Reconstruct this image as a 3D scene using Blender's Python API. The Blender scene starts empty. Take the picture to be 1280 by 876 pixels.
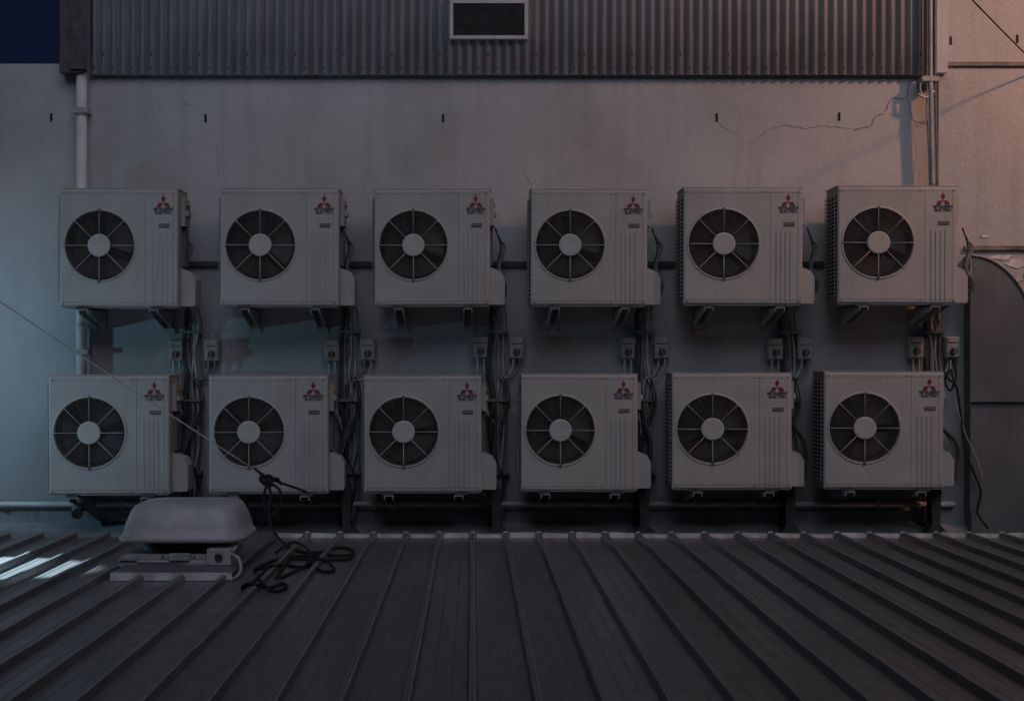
import bpy, bmesh, math, random
from mathutils import Vector, Matrix
random.seed(7)
F=1693.0; HC=1.295; VX=591.0; VY=457.0
def P(px,py,Y): return Vector(((px-VX)*Y/F, Y, HC+(VY-py)*Y/F))
def PX(px,Y): return (px-VX)*Y/F
def PZ(py,Y): return HC+(VY-py)*Y/F
WY=10.8   # wall plane
UY=10.3   # front of units
scene=bpy.context.scene
# ---------------------------------------------------------------- materials
def ramp(nt,fac,stops):
    r=nt.nodes.new('ShaderNodeValToRGB'); e=r.color_ramp.elements
    while len(e)<len(stops): e.new(0.5)
    for k,(p,c) in enumerate(stops):
        e[k].position=p; e[k].color=(c[0],c[1],c[2],1) if not isinstance(c,float) else (c,c,c,1)
    nt.links.new(fac,r.inputs[0]); return r.outputs[0]
def noise(nt,scale,detail=3,rough=.6,stretch=None,coord='Object',off=(0,0,0),perobj=False):
    tc=nt.nodes.new('ShaderNodeTexCoord'); mp=nt.nodes.new('ShaderNodeMapping')
    mp.inputs['Scale'].default_value=stretch or (1,1,1); mp.inputs['Location'].default_value=off
    src=tc.outputs[coord]
    if perobj:   # shift pattern so every unit is weathered differently
        oi=nt.nodes.new('ShaderNodeObjectInfo'); va=nt.nodes.new('ShaderNodeVectorMath'); va.operation='ADD'
        nt.links.new(src,va.inputs[0]); nt.links.new(oi.outputs['Location'],va.inputs[1]); src=va.outputs[0]
    nt.links.new(src,mp.inputs[0])
    n=nt.nodes.new('ShaderNodeTexNoise'); n.inputs['Scale'].default_value=scale
    n.inputs['Detail'].default_value=detail; n.inputs['Roughness'].default_value=rough
    nt.links.new(mp.outputs[0],n.inputs['Vector']); return n.outputs['Fac']
def mix(nt,fac,a,b,mode='MIX'):
    m=nt.nodes.new('ShaderNodeMix'); m.data_type='RGBA'; m.blend_type=mode
    for s,v in ((0,fac),(6,a),(7,b)):
        if isinstance(v,(int,float)): m.inputs[s].default_value=v
        elif isinstance(v,tuple): m.inputs[s].default_value=(v[0],v[1],v[2],1)
        else: nt.links.new(v,m.inputs[s])
    return m.outputs[2]
def newmat(name,col,rough=.6,metal=0.,var=.25,scale=6,bump=.0,bscale=60,dirt=None,streak=False,spec=.5,rnd=False,smax=.5):
    m=bpy.data.materials.new(name); m.use_nodes=True; nt=m.node_tree
    b=nt.nodes['Principled BSDF']; b.inputs['Roughness'].default_value=rough
    b.inputs['Metallic'].default_value=metal; b.inputs['Specular IOR Level'].default_value=spec
    dk=tuple(c*(1-var) for c in col)
    n=noise(nt,scale,1,perobj=rnd)
    c=mix(nt,ramp(nt,n,[(.35,0.),(.65,1.)]),dk,col)
    if streak:
        s=noise(nt,5,3,.6,(6,6,.35),perobj=rnd)
        c=mix(nt,ramp(nt,s,[(.5,0.),(.75,smax)]),c,dirt or tuple(x*.5 for x in col))
        n2=noise(nt,140,1,.7)
        c=mix(nt,.5,c,ramp(nt,n2,[(.3,.6),(.7,1.)]),'MULTIPLY')
    if rnd:
        sp=noise(nt,22,2,.7,perobj=True)
        c=mix(nt,ramp(nt,sp,[(.66,0.),(.76,.3)]),c,(.27,.24,.21))
        oi=nt.nodes.new('ShaderNodeObjectInfo')
        c=mix(nt,.5,c,ramp(nt,oi.outputs['Random'],[(0.,(.80,.80,.83)),(1.,(1.,.985,.95))]),'MULTIPLY')
    nt.links.new(c,b.inputs['Base Color'])
    if bump:
        bp=nt.nodes.new('ShaderNodeBump'); bp.inputs['Strength'].default_value=bump; bp.inputs['Distance'].default_value=.01
        nt.links.new(noise(nt,bscale,1),bp.inputs['Height']); nt.links.new(bp.outputs[0],b.inputs['Normal'])
    return m
M={}
M['unit']=newmat('unit_paint',(.53,.52,.505),.6,0,.10,3,0,40,dirt=(.35,.335,.315),streak=True,rnd=True,smax=.35)
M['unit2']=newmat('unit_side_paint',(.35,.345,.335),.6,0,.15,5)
M['hub']=newmat('hub_paint',(.51,.50,.49),.5,0,.1,9)
M['wire']=newmat('guard_wire',(.40,.39,.38),.5,0,.1,9)
M['wired']=newmat('guard_ring_wire',(.115,.108,.105),.5,0,.2,9)
M['dark']=newmat('dark_plastic',(.045,.044,.044),.55,0,.3,9)
M['coil']=newmat('coil_fins',(.03,.028,.028),.7,0,.4,30)
M['blade']=newmat('fan_blade_plastic',(.062,.058,.057),.5,0,.2,9)
M['seam']=newmat('seam_gap',(.19,.185,.18),.7)
M['red']=newmat('logo_red',(.25,.025,.035),.5,0,.1)
M['ink']=newmat('logo_ink',(.05,.04,.05),.5,0,.1)
M['plate']=newmat('name_plate',(.14,.14,.14),.4,0,.3,60)
M['galv']=newmat('galvanised_steel',(.42,.43,.44),.5,.1,.3,12)
M['pvc']=newmat('pvc_conduit',(.42,.42,.43),.5,0,.25,8)
M['box']=newmat('switch_box_plastic',(.36,.355,.345),.5,0,.2,12)
M['lag']=newmat('pipe_lagging',(.05,.05,.052),.75,0,.3,20,.3,50)
M['grey']=newmat('grey_cable',(.19,.19,.195),.6,0,.3,20)
M['black']=newmat('black_rope',(.012,.012,.013),.8,0,.3,80,.4,200)
M['white']=newmat('white_cord',(.7,.7,.7),.6)
M['dome']=newmat('ventilator_paint',(.52,.51,.545),.36,0,.12,5,0,20,dirt=(.28,.27,.27),streak=True)
M['frame']=newmat('frame_paint',(.62,.60,.61),.5,0,.15,9)
M['steel']=newmat('dark_steel',(.09,.09,.10),.5,.1,.4,14)
M['flash']=newmat('flashing',(.30,.31,.33),.45,.1,.3,5,dirt=(.15,.145,.14),streak=True)
M['duct']=newmat('duct_paint',(.19,.205,.225),.45,.1,.25,2,0,20,dirt=(.11,.115,.12),streak=True)
M['crack']=newmat('crack_shadow_gap',(.20,.19,.19),.9)
M['slot']=newmat('slot_gap',(.015,.015,.015),.9)
M['ground']=newmat('ground_asphalt',(.05,.05,.05),.9,0,.3,3,.3,30)
M['stain']=newmat('old_mortar',(.25,.22,.19),.9,0,.5,6,.5,30)
M['brick']=newmat('shade_building_render',(.18,.175,.17),.9,0,.3,2)
M['glass']=newmat('window_glass',(.03,.035,.04),.1,0,.3,2)

def wallmat():
    m=bpy.data.materials.new('painted_render'); m.use_nodes=True; nt=m.node_tree; b=nt.nodes['Principled BSDF']
    b.inputs['Roughness'].default_value=.8; b.inputs['Specular IOR Level'].default_value=.2
    big=noise(nt,.9,4,.6)
    c=mix(nt,ramp(nt,big,[(.3,0.),(.7,1.)]),(.50,.505,.52),(.61,.615,.635))
    s=noise(nt,2.2,4,.65,(3.2,1,.28),off=(3,0,1))
    c=mix(nt,ramp(nt,s,[(.5,0.),(.8,.42)]),c,(.33,.33,.33))
    c=mix(nt,ramp(nt,big,[(.28,.35),(.46,0.)]),c,(.38,.375,.31))
    sp=noise(nt,26,3,.8)
    c=mix(nt,ramp(nt,sp,[(.63,0.),(.74,.4)]),c,(.24,.23,.22))
    c=mix(nt,.7,c,ramp(nt,noise(nt,150,1,.8),[(.32,.5),(.68,1.)]),'MULTIPLY')
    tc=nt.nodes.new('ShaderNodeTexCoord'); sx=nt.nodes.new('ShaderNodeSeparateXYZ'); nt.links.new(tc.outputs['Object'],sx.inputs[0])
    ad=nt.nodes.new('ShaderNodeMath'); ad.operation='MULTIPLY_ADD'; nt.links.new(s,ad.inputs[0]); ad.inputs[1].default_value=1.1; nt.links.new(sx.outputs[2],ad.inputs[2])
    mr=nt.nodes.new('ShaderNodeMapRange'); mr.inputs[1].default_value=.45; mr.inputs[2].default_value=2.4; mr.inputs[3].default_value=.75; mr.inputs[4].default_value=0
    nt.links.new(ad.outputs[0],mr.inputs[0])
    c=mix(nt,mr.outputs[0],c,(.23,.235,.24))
    nt.links.new(c,b.inputs['Base Color'])
    bp=nt.nodes.new('ShaderNodeBump'); bp.inputs['Strength'].default_value=.35; bp.inputs['Distance'].default_value=.012
    nt.links.new(noise(nt,14,3,.75),bp.inputs['Height']); nt.links.new(bp.outputs[0],b.inputs['Normal'])
    return m
M['wall']=wallmat()
M['clad']=newmat('corrugated_steel',(.62,.64,.70),.4,.1,.15,3,dirt=(.38,.38,.41),streak=True)
def roofmat():
    m=bpy.data.materials.new('roof_steel'); m.use_nodes=True; nt=m.node_tree; b=nt.nodes['Principled BSDF']
    b.inputs['Metallic'].default_value=.2; b.inputs['Specular IOR Level'].default_value=.5
    c=mix(nt,ramp(nt,noise(nt,1.3,4,.65,(1.5,.35,1)),[(.3,0.),(.7,1.)]),(.175,.175,.18),(.245,.244,.252))
    d=noise(nt,9,4,.7,(2,.5,1))
    c=mix(nt,ramp(nt,d,[(.48,0.),(.8,.5)]),c,(.115,.112,.112))
    tc=nt.nodes.new('ShaderNodeTexCoord'); sx=nt.nodes.new('ShaderNodeSeparateXYZ'); nt.links.new(tc.outputs['Object'],sx.inputs[0])
    dv=nt.nodes.new('ShaderNodeMath'); dv.operation='DIVIDE'; dv.inputs[1].default_value=.2494; nt.links.new(sx.outputs[0],dv.inputs[0])
    fl=nt.nodes.new('ShaderNodeMath'); fl.operation='FLOOR'; nt.links.new(dv.outputs[0],fl.inputs[0])
    wn=nt.nodes.new('ShaderNodeTexWhiteNoise'); wn.noise_dimensions='1D'; nt.links.new(fl.outputs[0],wn.inputs['W'])
    c=mix(nt,.5,c,ramp(nt,wn.outputs[0],[(0.,.75),(1.,1.)]),'MULTIPLY')
    c=mix(nt,.6,c,ramp(nt,noise(nt,150,1,.7),[(.3,.5),(.7,1.)]),'MULTIPLY')
    nt.links.new(c,b.inputs['Base Color'])
    nt.links.new(ramp(nt,d,[(.3,.28),(.7,.42)]),b.inputs['Roughness'])
    bp=nt.nodes.new('ShaderNodeBump'); bp.inputs['Strength'].default_value=.12; bp.inputs['Distance'].default_value=.01
    nt.links.new(noise(nt,5,1,.6,(2,.4,1)),bp.inputs['Height']); nt.links.new(bp.outputs[0],b.inputs['Normal'])
    return m
M['roof']=roofmat()
M['rib']=newmat('roof_rib_edge',(.38,.38,.40),.35,.15,.3,4)
M['lip']=newmat('cut_sheet_edge',(.78,.78,.78),.5,.1,.35,9)
def emis(name,col,s):
    m=bpy.data.materials.new(name); m.use_nodes=True; b=m.node_tree.nodes['Principled BSDF']
    b.inputs['Base Color'].default_value=(*col,1); b.inputs['Emission Color'].default_value=(*col,1); b.inputs['Emission Strength'].default_value=s; return m
M['lens_c']=emis('added_lens_cool',(.6,.9,1),3); M['lens_w']=emis('added_lens_warm',(1,.55,.3),3)  # glowing lenses of the added off-frame lamps
# ---------------------------------------------------------------- mesh builder
class B:
    def __init__(s): s.v=[]; s.f=[]; s.m=[]; s.sm=[]; s.mats=[]
    def mi(s,k):
        if k not in s.mats: s.mats.append(k)
        return s.mats.index(k)
    def face(s,idx,k,smooth=False): s.f.append(idx); s.m.append(s.mi(k)); s.sm.append(smooth)
    def box(s,x0,x1,y0,y1,z0,z1,k):
        o=len(s.v); s.v+=[(x,y,z) for x in (x0,x1) for y in (y0,y1) for z in (z0,z1)]
        for q in ((0,1,3,2),(4,6,7,5),(0,4,5,1),(2,3,7,6),(0,2,6,4),(1,5,7,3)): s.face([o+i for i in q],k)
    def prism(s,pts,a0,a1,axis,k):
        o=len(s.v); n=len(pts)
        def mk(p,a):
            return {'x':(a,p[0],p[1]),'y':(p[0],a,p[1]),'z':(p[0],p[1],a)}[axis]
        s.v+=[mk(p,a0) for p in pts]+[mk(p,a1) for p in pts]
        s.face(list(range(o,o+n)),k); s.face(list(range(o+2*n-1,o+n-1,-1)),k)
        for i in range(n): j=(i+1)%n; s.face([o+i,o+j,o+n+j,o+n+i],k)
    def tube(s,pts,r,k,seg=8,closed=False,cap=True):
        pts=[Vector(p) for p in pts]; n=len(pts); o=len(s.v); prev=None
        for i,p in enumerate(pts):
            if closed: t=pts[(i+1)%n]-pts[i-1]
            else: t=pts[min(i+1,n-1)]-pts[max(i-1,0)]
            if t.length<1e-9: t=Vector((0,0,1))
            t.normalize()
            if prev is None:
                a=Vector((0,1,0)) if abs(t.y)<.9 else Vector((1,0,0)); u=t.cross(a).normalized()
            else:
                u=prev-t*prev.dot(t)
                u=u.normalized() if u.length>1e-6 else t.orthogonal().normalized()
            prev=u; w=t.cross(u); rr=r[i] if isinstance(r,list) else r
            for j in range(seg):
                a=2*math.pi*j/seg; s.v.append(tuple(p+(u*math.cos(a)+w*math.sin(a))*rr))
        for i in range(n if closed else n-1):
            i2=(i+1)%n
            for j in range(seg):
                j2=(j+1)%seg; s.face([o+i*seg+j,o+i*seg+j2,o+i2*seg+j2,o+i2*seg+j],k,True)
        if cap and not closed:
            s.face([o+j for j in range(seg)],k); s.face([o+(n-1)*seg+j for j in range(seg-1,-1,-1)],k)
    def disc(s,c,r,y0,y1,k,seg=32):
        s.tube([(c[0],y0,c[1]),(c[0],y1,c[1])],r,k,seg)
    def mesh(s,name):
        me=bpy.data.meshes.new(name); me.from_pydata(s.v,[],s.f)
        for k in s.mats: me.materials.append(M[k])
        me.polygons.foreach_set('material_index',s.m); me.polygons.foreach_set('use_smooth',s.sm); me.update()
        bm=bmesh.new(); bm.from_mesh(me); bmesh.ops.recalc_face_normals(bm,faces=bm.faces); bm.to_mesh(me); bm.free()
        return me
    def obj(s,name,parent=None,bevel=0):
        return place(s.mesh(name),name,parent,bevel)
def place(data,name,parent=None,bevel=0):
    o=bpy.data.objects.new(name,data); scene.collection.objects.link(o)
    if parent: o.parent=parent
    if bevel:
        b=o.modifiers.new('bevel','BEVEL'); b.width=bevel; b.segments=2; b.limit_method='ANGLE'; b.angle_limit=math.radians(50)
    return o
def empty(name,loc=(0,0,0)):
    o=bpy.data.objects.new(name,None); scene.collection.objects.link(o); o.location=loc; o.empty_display_size=.1; return o
def smooth(pts,n=8,closed=False):
    pts=[Vector(p) for p in pts]; out=[]; L=len(pts)
    for i in range(L-1):
        p0=pts[max(i-1,0)];p1=pts[i];p2=pts[i+1];p3=pts[min(i+2,L-1)]
        for j in range(n):
            t=j/n; out.append(.5*((2*p1)+(p2-p0)*t+(2*p0-5*p1+4*p2-p3)*t*t+(3*p1-p0-3*p2+p3)*t**3))
    out.append(pts[-1]); return out
# ---------------------------------------------------------------- ground & roof
b=B(); b.box(-300,300,-300,300,-4.2,-4.0,'ground'); b.obj('ground')
roofE=empty('metal_roof')
pitch=.2494; Y1=10.2
prof=[]; pm=[]
NL,NR=-38,38
for n in range(NL,NR+1):
    x=n*pitch
    prof+=[(x-.024,0),(x-.014,.038),(x-.009,.042),(x+.007,.042),(x+.012,.038),(x+.020,0)]; pm+=['roof','rib','roof','rib','roof','roof']
    prof+=[(x+.085,0),(x+.092,.003),(x+.099,0),(x+.160,0),(x+.167,.003),(x+.174,0)]; pm+=['roof']*6
b=B()
def sheet(b,ya,yb,dz0,dz1):
    o=len(b.v); K=len(prof)
    b.v+=[(x,ya,z+dz0) for x,z in prof]+[(x,yb,z+dz1) for x,z in prof]
    for i in range(K-1): b.face([o+i,o+i+1,o+K+i+1,o+K+i],pm[i])
sheet(b,-7,6.02,.004,.004); sheet(b,6.0,Y1,0.0,0.0)
b.obj('roof_sheets',roofE)
b=B()
for n in range(NL,NR):
    x=n*pitch
    if x<-1.75 : continue
    h=.028+random.random()*.018
    b.prism([(x+.026,0.001),(x+pitch-.03,0.001),(x+pitch-.034,h*random.uniform(.7,1.1)),(x+.034,h)],Y1+.001,Y1+.004,'y','lip')
    b.box(x-.018,x+.014,Y1+.001,Y1+.006,0.0,.048,'lip')
b.obj('turned_up_ends',roofE)
b=B(); b.box(-9.6,9.6,-7,Y1-.01,-4,-.03,'wall'); b.obj('lower_building_walls',roofE)
b=B(); b.box(-9.5,9.5,Y1+.01,WY,-.35,-.03,'steel')
b.box(-9.5,9.5,10.36,10.40,-.03,.012,'flash'); b.obj('box_gutter',None)
# unseen building added behind the camera to shade roof and lower wall
ob=empty('added_shade_building')
OH=9.4  # height chosen for how much sky light it blocks
b=B(); b.box(-22,22,-12,-5,-4,OH,'brick'); b.box(-22.2,22.2,-12.2,-4.9,OH,OH+.3,'flash'); b.obj('walls',ob)
b=B()
for i in range(-6,7):
    for z in (-2,1.0,3.8,6.6):
        b.box(i*3.2-.6,i*3.2+.6,-4.995,-4.96,z,z+1.5,'glass'); b.box(i*3.2-.7,i*3.2+.7,-4.998,-4.9,z-.1,z-.002,'flash')
        b.box(i*3.2-.03,i*3.2+.03,-4.959,-4.94,z,z+1.5,'frame')
b.obj('windows',ob)
# ---------------------------------------------------------------- walls
wE=empty('painted_wall')
xa=PX(78,WY); xc=PX(1172,WY); xd=PX(1211,WY)
b=B()
zt=PZ(80,WY)
b.box(-12,xa,WY,WY+.3,-4,zt,'wall')
b.box(xa,xc,WY,WY+.3,-4,5.6,'wall')
b.obj('rendered_wall',wE)
b=B(); b.box(xc,12,WY-.025,WY+.3,-4,5.6,'wall')
b.obj('pier_wall',wE)
b=B()
b.box(xc+.2,9,WY-.05,WY-.024,PZ(313,WY),PZ(308,WY),'stain')
b.box(xc+.03,9,WY-.045,WY-.024,PZ(84,WY),PZ(79,WY),'stain')
for (x,y,w,h) in [(1268,330,18,7),(1285,345,14,9),(1250,322,18,4),(1272,350,8,3),(1230,296,7,2)]:
    pp=[(PX(x+w*math.cos(a)*random.uniform(.5,1),WY),PZ(y+h*math.sin(a)*random.uniform(.5,1),WY)) for a in [i*math.pi/7 for i in range(14)]]
    b.prism(pp,WY-.031,WY-.0262,'y','lip')
b.obj('ledge_and_loose_render',wE)
dE=empty('curved_duct')
DY=WY-.16
arc=[(1213,319),(1226,321),(1240,326),(1254,335),(1267,348),(1278,364),(1287,384),(1294,410),(1298,440),(1300,480)]
poly=[(PX(x,DY),PZ(y,DY)) for x,y in arc]
b=B(); b.prism([(PX(1213,DY),-.03)]+poly+[(PX(1300,DY),-.03)],DY,WY-.026,'y','duct'); b.obj('body',dE)
b=B(); pp=smooth([(x,DY-.004,z) for x,z in [(PX(1213,DY),-.02),(PX(1213,DY),1.),(PX(1213,DY),poly[0][1]-.02)]],3)
b.tube(pp,.008,'duct',6)
b.tube(smooth([(x,DY-.004,z) for x,z in poly],4),.010,'flash',8)
for y in (500,):
    b.box(PX(1211,DY),PX(1301,DY),DY-.025,DY-.001,PZ(y+2,DY),PZ(y-2,DY),'duct')
for i in range(9): b.disc((PX(1219,DY),.15+.24*i),.006,DY-.005,DY+.001,'flash',8)
b.obj('flanges',dE)
b=B()
for x,y in [(64,147),(257,148),(554,148),(896,147),(1049,146),(1187,52),(1270,50)]:
    X=PX(x,WY); Z=PZ(y,WY); yy=WY if x<1172 else WY-.025
    b.box(X-.009,X+.009,yy-.004,yy+.01,Z-.032,Z+.032,'slot')
b.obj('weep_slots',wE)
def crack(b,pts,w=.0035,y=WY-.0022):
    res=[]
    for i in range(len(pts)-1):
        (x0,y0),(x1,y1)=pts[i],pts[i+1]; n=max(2,int(math.hypot(x1-x0,y1-y0)/4))
        for j in range(n):
            t=j/n; res.append((PX(x0+(x1-x0)*t+random.uniform(-1.2,1.2),WY),PZ(y0+(y1-y0)*t+random.uniform(-1.2,1.2),WY)))
    res.append((PX(pts[-1][0],WY),PZ(pts[-1][1],WY)))
    o=len(b.v)
    for i,p in enumerate(res):
        ww=w*random.uniform(.2,.85)*(1 if 0<i<len(res)-1 else .2)
        q=res[min(i+1,len(res)-1)]; r=res[max(i-1,0)]; t=Vector((q[0]-r[0],q[1]-r[1])).normalized(); nx,nz=-t.y*ww,t.x*ww
        b.v+=[(p[0]+nx,y,p[1]+nz),(p[0]-nx,y,p[1]-nz)]
    for i in range(len(res)-1): b.face([o+2*i,o+2*i+1,o+2*i+3,o+2*i+2],'crack')
b=B()
crack(b,[(1147,97),(1137,104),(1134,122),(1114,124),(1106,140),(1092,148),(1088,158),(1066,162)],.0055)
crack(b,[(1066,162),(1030,157),(1005,161),(984,156),(962,162),(950,172),(938,181)],.003)
crack(b,[(938,181),(922,168),(905,160),(897,152)],.0018)
crack(b,[(985,157),(978,150)],.003); crack(b,[(1134,122),(1140,150),(1146,154),(1158,154)],.004)
crack(b,[(655,208),(657,222),(666,232)],.003); crack(b,[(228,128),(240,133)],.003); crack(b,[(625,120),(620,132)],.002)
crack(b,[(270,180),(275,205),(272,233)],.0015); crack(b,[(880,400),(886,425),(882,460)],.002)
crack(b,[(660,395),(672,430),(668,462)],.002); crack(b,[(1142,160),(1146,190),(1140,228)],.002)
crack(b,[(1072,395),(1080,420),(1076,455)],.002)
b.obj('cracks',wE)
# corrugated cladding
cE=empty('corrugated_cladding')
CY=WY-.05; cp=.0762
x0=PX(112,CY); x1=PX(1168,CY); z0=PZ(94,CY); z1=5.5
b=B(); n=int((x1-x0)/cp*12); o=0
for i in range(n+1):
    x=x0+(x1-x0)*i/n; y=CY+.0135*math.cos(2*math.pi*(x-x0)/cp)
    b.v+=[(x,y,z0),(x,y,z1),(x,y+.002,z0)]
for i in range(n):
    b.face([3*i,3*i+3,3*i+4,3*i+1],'clad',True); b.face([3*i,3*i+2,3*i+5,3*i+3],'clad')
b.obj('corrugated_sheet',cE)
b=B()
for i in range(int((x1-x0)/cp)):
    x=x0+cp*(i+.5)
    if i%2==0: b.disc((x,PZ(86,CY)),.006,CY-.018,CY-.012,'slot',8)
    if i%5==1: b.disc((x,PZ(69,CY)),.008,CY-.02,CY-.012,'slot',8)
b.obj('screws',cE)
b=B(); b.box(PX(78,CY),PX(107,CY),WY-.13,WY-.001,PZ(94,CY),5.5,'steel'); b.box(PX(92,CY),PX(113,CY),WY-.15,WY-.131,PZ(90,CY),5.5,'steel')
b.box(PX(1168,CY),PX(1182,CY),WY-.1,WY-.026,PZ(93,CY),5.5,'clad'); b.obj('corner_trim',cE,.004)
lE=empty('louvre_vent')
LY=CY-.06; a0,a1,b0,b1=PX(562,LY),PX(660,LY),PZ(49,LY),PZ(0,LY); t=.028
b=B(); b.box(a0,a1,LY,LY+.05,b0,b0+t,'frame'); b.box(a0,a1,LY,LY+.05,b1-t,b1,'frame')
b.box(a0,a0+t,LY,LY+.05,b0+t,b1-t,'frame'); b.box(a1-t,a1,LY,LY+.05,b0+t,b1-t,'frame'); b.obj('frame',lE,.003)
b=B(); z=b0+t+.004
b.box(a0+t,a1-t,LY+.045,LY+.048,b0+t,b1-t,'slot')
while z<b1-t-.01:
    b.prism([(LY+.008,z),(LY+.03,z+.012),(LY+.03,z+.014),(LY+.008,z+.002)],a0+t,a1-t,'x','steel'); z+=.0145
x=a0+t+.01
while x<a1-t: b.box(x,x+.002,LY+.005,LY+.007,b0+t,b1-t,'steel'); x+=.012
b.obj('blades',lE)
# ---------------------------------------------------------------- AC units
W,H,D=.90,.891,.33; FC=(.304,.462); R=.262
def rectpt(a,inset):
    dx,dz=math.cos(a),math.sin(a); x0,x1,z0,z1=inset,W-inset,inset,H-inset
    ts=[]
    if dx>1e-9: ts.append((x1-FC[0])/dx)
    if dx<-1e-9: ts.append((x0-FC[0])/dx)
    if dz>1e-9: ts.append((z1-FC[1])/dz)
    if dz<-1e-9: ts.append((z0-FC[1])/dz)
    t=min(ts); return (FC[0]+dx*t,FC[1]+dz*t)
angs=[2*math.pi*i/64 for i in range(64)]
corner=[math.atan2(z-FC[1],x-FC[0])%(2*math.pi) for x in (0,W) for z in (0,H)]
angs=sorted(angs+corner)
def casing():
    b=B(); N=len(angs)
    def rect_loop(ins,y):
        o=len(b.v)
        for a in angs:
            x,z=rectpt(a,0); x=min(max(x,ins),W-ins); z=min(max(z,ins),H-ins); b.v.append((x,y,z))
        return o
    def circ(r,y):
        o=len(b.v)
        for a in angs: b.v.append((FC[0]+r*math.cos(a),y,FC[1]+r*math.sin(a)))
        return o
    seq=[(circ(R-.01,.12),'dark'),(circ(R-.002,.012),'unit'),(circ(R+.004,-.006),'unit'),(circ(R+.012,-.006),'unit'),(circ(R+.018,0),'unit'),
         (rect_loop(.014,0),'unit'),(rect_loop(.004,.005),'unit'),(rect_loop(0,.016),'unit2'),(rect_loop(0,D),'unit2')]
    for (o1,k),(o2,_) in zip(seq,seq[1:]):
        for i in range(N): j=(i+1)%N; b.face([o1+i,o1+j,o2+j,o2+i],k)
    o=seq[-1][0]; b.face([o+i for i in range(N)],'unit2')
    return b.mesh('casing')
me_case=casing()
def trim():
    b=B()
    b.box(.655,.657,-.0015,.003,.02,H-.02,'seam')
    for x in (.70,.735,.77,.805): b.box(x,x+.010,-.005,.002,.03,.56,'unit')
    b.box(.012,W-.012,-.0015,.003,.030,.033,'seam')
    b.box(.86,.862,-.0012,.003,.02,H-.02,'seam')
    b.box(.012,W-.012,-.0012,.003,H-.035,H-.033,'seam')
    for x,z in ((.03,.86),(.87,.86),(.03,.02),(.87,.02),(.62,.86),(.62,.02)): b.disc((x,z),.006,-.003,.002,'seam',8)
    b.box(.755,.838,-.004,.002,H-.292,H-.262,'plate')
    b.box(.760,.833,-.0055,-.0041,H-.282,H-.272,'seam')
    for x in (.13,.70): b.box(x,x+.09,-.015,D+.03,-.022,-.001,'steel')
    b.box(.01,W-.01,.01,D-.01,-.008,-.001,'unit2')
    b.box(-.006,W+.006,.006,D+.004,H-.0,H+.007,'unit')
    z=.06
    b.box(-.004,-.0005,.035,D-.02,.05,H-.06,'slot')
    while z<H-.07: b.box(-.014,-.0041,.035,D-.02,z,z+.010,'unit2'); z+=.030
    for y in (.03,.13,.22,D-.02): b.box(-.017,-.0142,y,y+.010,.04,H-.05,'unit2')
    b.prism([(W+.0005,.01),(W+.108,.01),(W+.115,.03),(W+.115,.21),(W+.085,.265),(W+.0005,.30)],.10,D-.03,'y','unit')
    b.box(W+.0005,W+.035,.09,D-.06,.62,.83,'unit2')
    b.box(W+.0005,W+.052,.11,D-.08,.70,.735,'unit')
    b.box(W+.0005,W+.045,.14,D-.08,.78,.80,'unit2')
    b.box(W+.0005,W+.022,.16,D-.04,.32,.61,'seam')
    return b.mesh('panels_and_side_cover')
me_trim=trim()
def guard():
    b=B(); r=.098
    while r<R-.004:
        b.tube([(FC[0]+r*math.cos(a),.002-.0*r,FC[1]+r*math.sin(a)) for a in [2*math.pi*i/56 for i in range(56)]],.0021,'wired',4,True); r+=.0118
    for i in range(8):
        a=math.pi/4*i; c,s=math.cos(a),math.sin(a)
        b.tube([(FC[0]+.08*c,-.010,FC[1]+.08*s),(FC[0]+(R-.02)*c,-.008,FC[1]+(R-.02)*s),(FC[0]+(R+.012)*c,-.007,FC[1]+(R+.012)*s)],.0031,'wire',6)
    for i in range(8):
        a=math.pi/4*i+math.pi/8; c,s=math.cos(a),math.sin(a)
        b.tube([(FC[0]+.08*c,.004,FC[1]+.08*s),(FC[0]+R*c,.004,FC[1]+R*s)],.0018,'wired',4)
    for s in (-1,1): b.box(FC[0]-.010,FC[0]+.010,-.011,.0,FC[1]+s*(R+.006)-.010,FC[1]+s*(R+.006)+.010,'plate')
    b.tube([(FC[0],-.004,FC[1]),(FC[0],-.014,FC[1]),(FC[0],-.0175,FC[1])],[.088,.086,.078],'hub',36)
    return b.mesh('fan_guard')
me_guard=guard()
def fan():
    b=B()
    b.tube([(0,.06,0),(0,.16,0)],.075,'blade',24)
    for kk in range(3):
        o=len(b.v); na,nr=10,6
        for i in range(na+1):
            for j in range(nr+1):
                t=i/na; r=.07+(.235-.07)*j/nr; a=kk*2*math.pi/3+ (t*1.55-.25*(j/nr)*(1-t)+.18*(j/nr))
                b.v.append((r*math.cos(a),.07+.075*t,r*math.sin(a)))
        for i in range(na):
            for j in range(nr): p=o+i*(nr+1)+j; b.face([p,p+1,p+nr+2,p+nr+1],'blade',True)
    return b.mesh('fan')
me_fan=fan()
b=B(); b.disc(FC,R-.012,.17,.175,'coil',40); me_coil=b.mesh('coil_backing')
def logo():
    b=B(); s=.036; cx,cz=.79,H-.105
    for th in (90,210,330):
        t=math.radians(th); d=math.radians(30)
        q=[(cx,cz),(cx+s*math.cos(t-d),cz+s*math.sin(t-d)),(cx+s*1.732*math.cos(t),cz+s*1.732*math.sin(t)),(cx+s*math.cos(t+d),cz+s*math.sin(t+d))]
        q=[(cx+(x-cx)*.94+.002*math.cos(t),cz+(z-cz)*.94+.002*math.sin(t)) for x,z in q]
        b.prism(q,-.003,.001,'y','red')
    return b.mesh('emblem')
me_logo=logo()
tc=bpy.data.curves.new('lettering','FONT'); tc.body='MITSUBISHI\nELECTRIC'; tc.size=.030; tc.align_x='CENTER'; tc.space_line=.85; tc.extrude=.0006; tc.offset=.0008
tc.materials.append(M['ink'])
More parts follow.
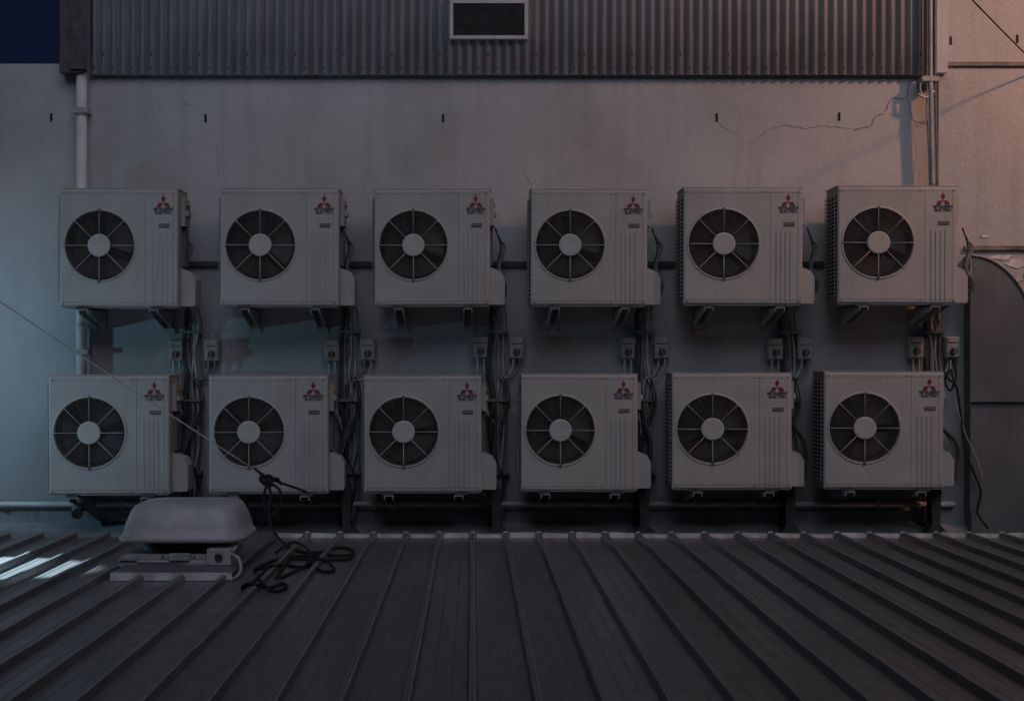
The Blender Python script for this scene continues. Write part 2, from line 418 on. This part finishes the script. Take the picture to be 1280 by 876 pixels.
def bracket():
    b=B(); L=WY-UY-.002
    for x in (.155,.69):
        zb=-.024
        b.box(x,x+.07,-.03,L,zb-.006,zb,'galv')
        for xx in (x,x+.064):
            b.prism([(-.03,zb-.0065),(L,zb-.0065),(L,zb-.13),(L-.05,zb-.13),(.05,zb-.045),(-.03,zb-.03)],xx,xx+.006,'x','galv')
        b.box(x-.01,x+.08,L-.008,L-.0005,zb-.17,zb+.12,'galv')
    return b.mesh('mounting_bracket')
me_br=bracket()
up=[(74,222,236,383,124,307),(275,423,236,382,325,307),(468,613,237,382,519,307),(663,809,237,381,715,306),(854,1003,235,380,909,305),(1047,1197,233,379,1104,304)]
lo=[(61,212,470,618,112,544),(261,410,470,616,312,542),(455,602,470,615,506,542),(651,797,468,613,703,541),(840,990,467,611,896,539),(1030,1180,465,610,1088,538)]
for u,(xa_,xb_,ya_,yb_,fx,fy) in enumerate(up+lo):
    e=empty('air_conditioner',(PX(xa_,UY),UY,PZ(yb_,UY)))
    e.scale=((xb_-xa_)*UY/F/W,1,(yb_-ya_)*UY/F/H)
    e.rotation_euler=(0,math.radians(random.uniform(-.25,.25)),math.radians(random.uniform(-.5,.5)))
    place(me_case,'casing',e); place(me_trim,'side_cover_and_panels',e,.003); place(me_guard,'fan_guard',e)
    f=place(me_fan,'fan',e); f.location=(FC[0],0,FC[1]); f.rotation_euler=(0,random.uniform(0,6.28),0)
    place(me_coil,'coil',e); place(me_logo,'emblem',e)
    t=place(tc,'lettering',e); t.location=(.79,-.002,H-.162); t.rotation_euler=(math.pi/2,0,0)
    place(me_br,'mounting_bracket',e)
# ---------------------------------------------------------------- rails behind
b=B(); Z=PZ(330,WY-.03)
b.box(PX(222,WY),PX(1045,WY),WY-.03,WY-.001,Z-.022,Z+.022,'steel')
b.obj('mounting_rail',None,.003)
b=B(); b.tube([(-9,WY-.06,PZ(630,WY-.06)),(PX(1190,WY),WY-.06,PZ(630,WY-.06))],.022,'frame',10)
for x in range(-4,4): b.box(x+.2,x+.23,WY-.085,WY-.001,PZ(636,WY-.06),PZ(625,WY-.06),'galv')
b.obj('horizontal_conduit')
b=B()
b.prism([(WY-.001,PZ(637,WY)),(WY-.02,PZ(638,WY)),(WY-.02,PZ(652,WY)),(WY-.14,-.005),(WY-.14,-.03),(WY-.001,-.03)],-9,PX(1212,WY),'x','flash')
b.obj('wall_flashing')
# ---------------------------------------------------------------- switch boxes
sw=[(221,438),(265,438),(415,438),(460,437),(601,434),(646,435),(785,435),(827,435),(969,436),(1006,436),(1145,434),(1189,434)]
xb=[240,437,622,805,985,1165]
b=B(); b.box(-.058,.058,-.075,-.001,-.085,.085,'box'); b.box(-.05,.05,-.085,-.076,-.078,.03,'box'); b.box(-.046,.046,-.09,-.076,.036,.08,'box')
b.box(-.064,.064,-.03,-.001,-.02,.02,'box')
me_sb=b.mesh('box')
b=B(); b.disc((0,0),.027,-.1,-.084,'dark',16); b.box(-.006,.006,-.112,-.1,-.024,.024,'grey'); me_kn=b.mesh('knob')
for i,(x,y) in enumerate(sw):
    p=P(x,y,WY-.06); e=empty('isolator_switch',(p.x,WY if x<1172 else WY-.025,p.z))
    e.rotation_euler=(0,math.radians(random.uniform(-1.5,1.5)),0)
    place(me_sb,'box',e,.008); k=place(me_kn,'knob',e); k.location=(0,0,-.03)
for c in range(6):
    e=empty('pipe_bundle'); b=B(); X=xb[c]
    for s,(x,y) in enumerate(sw[2*c:2*c+2]):
        Y=WY-.05
        for d in (-4,4):
            tx=X+random.uniform(-6,6)
            if s==0: pts=[(x+d,y+12),(x+d,y+30),(x+d+random.uniform(-2,3),y+60),(tx-4,y+100)]
            else: pts=[(x+d,y+12),(x+d-1,y+24),(x-8+d,y+36),(tx+6,y+36+random.uniform(0,8)),(tx+3,y+60),(tx,y+110)]
            b.tube(smooth([P(a,q,Y-random.uniform(0,.02)) for a,q in pts],8),.0095 if d<0 else .0075,random.choice(['grey','pvc','pvc']),8)
        b.tube([P(x-4,y+10,Y),P(x-4,y+17,Y)],.015,'box',8); b.tube([P(x+4,y+10,Y),P(x+4,y+17,Y)],.015,'box',8)
    ux=up[c][1]; lx=lo[c][1]
    for j in range(5):
        k=['lag','grey','pvc','grey','pvc'][j]; r=[.019,.014,.010,.006,.006][j]
        Y=WY-.04-.03*random.random(); dx=(-9,-1,6,11,2)[j]
        pts=[(ux+10+dx*.4,372,WY-.22)]+[(X+dx*.8+random.uniform(-1,1),388,Y-.05),(X+dx+random.uniform(-2,2),412,Y)]
        for y in range(440,650,30): pts.append((X+dx*.9+random.uniform(-3.2,3.2),y,Y))
        pts.append((X-4+dx*.7,656,Y-.03))
        b.tube(smooth([P(*q) for q in pts],6),r,k,8)
    for j in range(3):
        b.tube(smooth([P(ux+6+3*j,285+8*j,WY-.18),P(ux+13+3*j,310,WY-.16),P(ux+8+2*j,335,WY-.2),P(ux+16+2*j,360,WY-.2),P(X+4*j-4,392,WY-.06)],8),.007,'grey' if j else 'lag',6)
    for j in range(3):
        b.tube(smooth([P(X+4*j-4,480+10*j,WY-.06),P(X-2+4*j,520,WY-.08),P(lx+16,555+8*j,WY-.14),P(lx+14,600,WY-.2)],8),[.014,.008,.006][j],['lag','grey','grey'][j],8)
    for j in range(2):
        b.tube(smooth([P(X+2+5*j,470,WY-.07),P(X+12+3*j,505,WY-.09),P(X-6+3*j,560,WY-.1),P(X+9-3*j,600,WY-.09),P(X,640,WY-.08)],8),.0055,'lag',6)
    for y in (415,500,590):
        b.box(P(X-12,y,WY).x,P(X+14,y,WY).x,WY-.085,WY-.001,PZ(y+1.5,WY),PZ(y-1.5,WY),'grey')
    if c>=1:
        q=P(X-2,640,WY-.12)
        b.prism([(q.x-.05,.33),(q.x+.04,.33),(q.x+.03,.06),(q.x+.09,-.01),(q.x+.10,-.029),(q.x-.09,-.029),(q.x-.07,-.01),(q.x-.03,.06)],WY-.26,WY-.15,'y','lag')
    b.obj('pipes',e)
# ---------------------------------------------------------------- downpipe
b=B(); Y=WY-.07; X=PX(102,Y)
b.tube([(X,Y,PZ(92,Y)),(X,Y,PZ(610,Y))],.042,'frame',18)
b.tube([(X,Y,PZ(137,Y)),(X,Y,PZ(145,Y))],.047,'frame',18)
b.tube([(X,Y,PZ(405,Y)),(X,Y,PZ(412,Y))],.047,'frame',18)
b.tube(smooth([(X,Y,PZ(605,Y)),(X,Y,PZ(622,Y)),(X-.02,Y-.03,PZ(634,Y)),(X+.0,Y-.12,PZ(640,Y))],6),.045,'grey',18)
for y in (139,440): b.box(X-.06,X+.06,Y-.05,WY-.001,PZ(y+3,Y),PZ(y-3,Y),'galv')
b.obj('downpipe')
b=B()
for j,(x,r,k) in enumerate([(1163,.018,'pvc'),(1169,.009,'grey'),(1159,.007,'grey')]):
    Y=WY-.12
    b.tube(smooth([P(x,-60,Y),P(x,60,Y),P(x+random.uniform(-1,1),130,Y),P(x+2,190,Y),P(x+3,232,Y)],6),r,k,8)
b.tube(smooth([P(1158,95,Y),P(1150,108,Y),P(1154,120,Y),P(1162,118,Y),P(1158,140,Y),P(1164,170,Y)],8),.008,'pvc',6)
b.tube(smooth([P(1148,118,Y),P(1158,122,Y),P(1168,114,Y)],6),.010,'frame',6)
b.box(PX(1152,Y),PX(1174,Y),Y-.02,WY-.026,PZ(102,Y),PZ(96,Y),'galv')
b.obj('service_conduit')
b=B()
Y=WY-.20
b.tube(smooth([P(1183,448,Y),P(1180,462,Y),P(1186,474,Y-.03),P(1195,482,Y-.03),P(1200,510,Y),P(1206,560,Y),P(1218,592,Y),P(1226,615,Y),P(1222,640,Y),P(1235,660,Y-.1)],8),.009,'black',8)
b.tube(smooth([P(1192,448,Y),P(1195,470,Y),P(1188,488,Y-.02),P(1181,476,Y),P(1188,462,Y),P(1192,480,Y)],8),.009,'black',8)
b.tube(smooth([P(1188,450,Y),P(1192,495,Y),P(1208,545,Y),P(1222,575,Y),P(1228,600,Y)],8),.005,'pvc',6)
b.obj('black_cable')
b=B(); b.tube([P(1180,-30,9.2),P(1215,0,9.5),P(1252,38,10.),P(1282,68,10.5),P(1300,85,10.75)],.006,'black',6); b.obj('overhead_wire')
# ---------------------------------------------------------------- roof ventilator
vE=empty('roof_ventilator'); vc=(PX(235,8.8),8.85)
def sring(b,hx,hy,z,n=64,e=5.,cx=None,cy=None):
    o=len(b.v)
    for i in range(n):
        a=2*math.pi*i/n; c,s=math.cos(a),math.sin(a)
        b.v.append(((vc[0] if cx is None else cx)+hx*math.copysign(abs(c)**(2/e),c),(vc[1] if cy is None else cy)+hy*math.copysign(abs(s)**(2/e),s),z))
    return o
def loft(b,rings,k,n=64):
    for a,c in zip(rings,rings[1:]):
        for i in range(n): j=(i+1)%n; b.face([a+i,a+j,c+j,c+i],k,True)
b=B()
rs=[sring(b,.34,.28,.185),sring(b,.38,.33,.181),sring(b,.402,.355,.183),sring(b,.410,.363,.193),sring(b,.408,.362,.213),sring(b,.392,.348,.223),sring(b,.377,.335,.275),sring(b,.358,.31,.33),sring(b,.338,.29,.376),sring(b,.320,.272,.399),sring(b,.296,.25,.411),sring(b,.26,.21,.417),sring(b,.13,.10,.421)]
loft(b,rs,'dome'); b.face([rs[-1]+i for i in range(64)],'dome',True); b.obj('cowl',vE)
b=B()
for i in range(5):
    z=.106+.016*i; rs=[sring(b,.245,.2,z,e=4),sring(b,.275,.23,z+.003,e=4),sring(b,.245,.2,z+.007,e=4)]; loft(b,rs,'galv')
rs=[sring(b,.235,.19,.09,e=4),sring(b,.235,.19,.186,e=4)]; loft(b,rs,'dark'); b.obj('louvred_neck',vE)
b=B(); cx=vc[0]-.01
b.box(cx-.33,cx+.31,8.56,9.15,.072,.105,'dome'); b.box(cx-.365,cx+.345,8.52,9.2,.030,.070,'dome'); b.box(cx-.350,cx+.335,8.51,9.2,.0,.028,'dome')
b.box(cx-.25,cx+.02,8.508,8.519,.038,.062,'plate')
b.box(cx+.20,cx+.35,8.45,8.6,.05,.15,'dome'); b.box(cx-.36,cx-.25,8.50,8.58,.072,.10,'galv'); b.box(cx-.05,cx+.08,8.50,8.56,.072,.115,'galv')
for x in (-.3,-.1,.1,.3): b.disc((cx+x,.088),.008,8.553,8.561,'dark',8)
b.disc((cx+.275,.10),.025,8.44,8.449,'dark',16)
b.obj('curb',vE,.006)
b=B(); b.tube(smooth([(cx+.33,8.5,.12),(cx+.40,8.42,.10),(cx+.43,8.35,.04),(cx+.42,8.2,.012),(cx+.36,8.1,.012)],8),.011,'pvc',8)
b.tube(smooth([(cx+.30,8.75,.20),(cx+.36,8.6,.16),(cx+.33,8.5,.11)],8),.012,'pvc',8); b.obj('flex_conduit',vE)
b=B(); b.box(PX(138,8.15),PX(290,8.15),8.15,10.1,.0445,.047,'roof'); b.box(PX(138,8.15),PX(290,8.15),8.143,8.149,.004,.052,'lip'); b.obj('apron_flashing',vE)
# ---------------------------------------------------------------- rope, cord
b=B()
A=P(320,588,9.95)
def G(px,py,z=.014):
    Y=(HC-z)*F/(py-VY); p=P(px,py,Y); d=abs((p.x/pitch+.5)%1-.5)*pitch
    return Vector((p.x,p.y,z+(.04 if d<.03 else .0)))
r=.0105
b.tube(smooth([P(316,584,9.95),P(324,590,9.95),P(336,597,9.95),P(350,603,9.93),P(368,609,9.93),P(384,615,9.95)],6),r*.9,'black',8)
b.tube(smooth([P(322,588,9.94),P(334,600,9.9),P(349,612,9.9),P(350,628,9.9),P(342,643,9.88),P(333,640,9.9),P(330,620,9.9),P(336,602,9.9),P(346,598,9.92),P(352,606,9.92)],8),r,'black',8)
b.tube(smooth([P(330,594,9.93),P(338,615,9.9),P(336,640,9.85),P(340,660,9.8),P(352,676,9.75),G(372,688),G(398,690),G(425,684),G(441,688),G(436,698),G(410,700),G(380,708),G(356,706),G(335,716),G(318,712),G(328,706),G(350,698),G(385,694),G(415,694)],8),r,'black',8)
b.tube(smooth([P(326,592,9.9),P(330,602,9.9),P(342,600,9.9),P(336,594,9.9),P(325,598,9.9),P(332,606,9.9),P(344,606,9.9)],8),r,'black',8)
b.tube(smooth([G(335,716),G(318,726),G(303,734),G(312,738),G(335,734),G(354,729),G(357,735),G(340,738),G(322,731)],8),r,'black',8)
b.tube(smooth([G(350,722),G(372,712),G(400,706),G(418,711),G(405,714),G(385,703),G(400,694),G(430,694),G(443,692)],8),r*.9,'black',8)
b.tube(smooth([G(345,690),G(368,684),G(388,690),G(384,698),G(362,700),G(345,722)],8),r*.9,'black',8)
b.obj('coiled_rope')
q=P(-300,171.5,7.6)
b=B(); pts=[A.lerp(q,t/20)-Vector((0,0,.02*math.sin(math.pi*t/20))) for t in range(21)]
b.tube(pts,.0045,'white',6); b.obj('taut_cord')
b=B(); b.tube([(q.x,q.y,0),(q.x,q.y,q.z+.25)],.028,'galv',12); b.box(q.x-.1,q.x+.1,q.y-.1,q.y+.1,.005,.05,'steel'); b.obj('mast')
# ---------------------------------------------------------------- added lamps (unseen, modelled fixtures, for blue left and orange right light)
lp=empty('added_cool_lamp')  # unseen lamp pole added for the blue light on the left
b=B(); b.tube([(-6,9.3,-.02),(-6,9.3,2.5)],.03,'steel',12); b.box(-6.1,-5.9,9.2,9.4,-.01,.01,'steel')
b.box(-6.04,-5.9,9.22,9.38,2.30,2.42,'steel'); b.box(-6.04,-5.9,9.22,9.38,1.15,1.27,'steel'); b.obj('pole',lp)
b=B(); b.box(-5.899,-5.893,9.235,9.365,2.31,2.41,'lens_c'); b.box(-5.899,-5.893,9.235,9.365,1.16,1.26,'lens_c'); b.obj('lens',lp)
def spot(name,loc,tgt,e,col,size,angle,blend,parent=None):
    l=bpy.data.lights.new(name,'SPOT'); l.energy=e; l.color=col; l.shadow_soft_size=size; l.spot_size=math.radians(angle); l.spot_blend=blend
    o=bpy.data.objects.new(name,l); scene.collection.objects.link(o); o.location=loc
    o.rotation_euler=(Vector(tgt)-Vector(loc)).to_track_quat('-Z','Y').to_euler()
    if parent: o.parent=parent
    return o
spot('added_wall_wash',(-5.87,9.3,1.21),(-4.0,10.8,.7),120,(.34,.76,1),.08,110,1.,lp)
spot('added_roof_beam',(-5.87,9.3,2.36),(-3.22,8.72,.0),5200,(.66,.90,1),.015,16,.35,lp)  # added narrow beam that makes the bright streaks on the left roof pans
sl=empty('added_warm_lamp')  # unseen lamp added for the orange glow at upper right
b=B(); b.tube([(9.7,5.5,-4),(9.7,5.5,6.3)],.06,'steel',12); b.tube(smooth([(9.7,5.5,6.2),(9.4,6.2,6.6),(7.6,7.9,6.7)],6),.035,'steel',10)
b.box(7.2,7.7,7.75,8.05,6.62,6.74,'steel'); b.obj('pole_and_head',sl)
b=B(); b.box(7.25,7.65,7.8,8.0,6.60,6.617,'lens_w'); b.obj('lens',sl)
spot('added_warm_spot',(7.45,7.9,6.5),(5.4,10.8,4.9),900,(1,.44,.21),.15,90,1.,sl)
# ---------------------------------------------------------------- world & sun
w=bpy.data.worlds.new('World'); scene.world=w; w.use_nodes=True; nt=w.node_tree
bg=nt.nodes['Background']; sk=nt.nodes.new('ShaderNodeTexSky'); sk.sky_type='NISHITA'; sk.sun_disc=False
sk.sun_elevation=math.radians(3); sk.sun_rotation=math.radians(165); sk.ozone_density=4
nt.links.new(mix(nt,1.,sk.outputs[0],(.9,.48,.72),'MULTIPLY'),bg.inputs[0]); bg.inputs[1].default_value=.013
s=bpy.data.lights.new('sun','SUN'); s.energy=.9; s.angle=math.radians(58); s.color=(.80,.84,1)
so=bpy.data.objects.new('sun',s); scene.collection.objects.link(so)
dirv=Vector((.15,-.75,.62)); so.rotation_euler=dirv.to_track_quat('Z','Y').to_euler()
# ---------------------------------------------------------------- camera
c=bpy.data.cameras.new('camera'); c.sensor_width=36; c.lens=36*F/1280; c.shift_x=(640-VX)/1280; c.shift_y=(VY-438)/1280; c.clip_end=2000
co=bpy.data.objects.new('camera',c); scene.collection.objects.link(co); co.location=(0,0,HC); co.rotation_euler=(math.pi/2,0,0)
scene.camera=co
scene.view_settings.view_transform='Standard'; scene.view_settings.look='None'; scene.view_settings.exposure=0
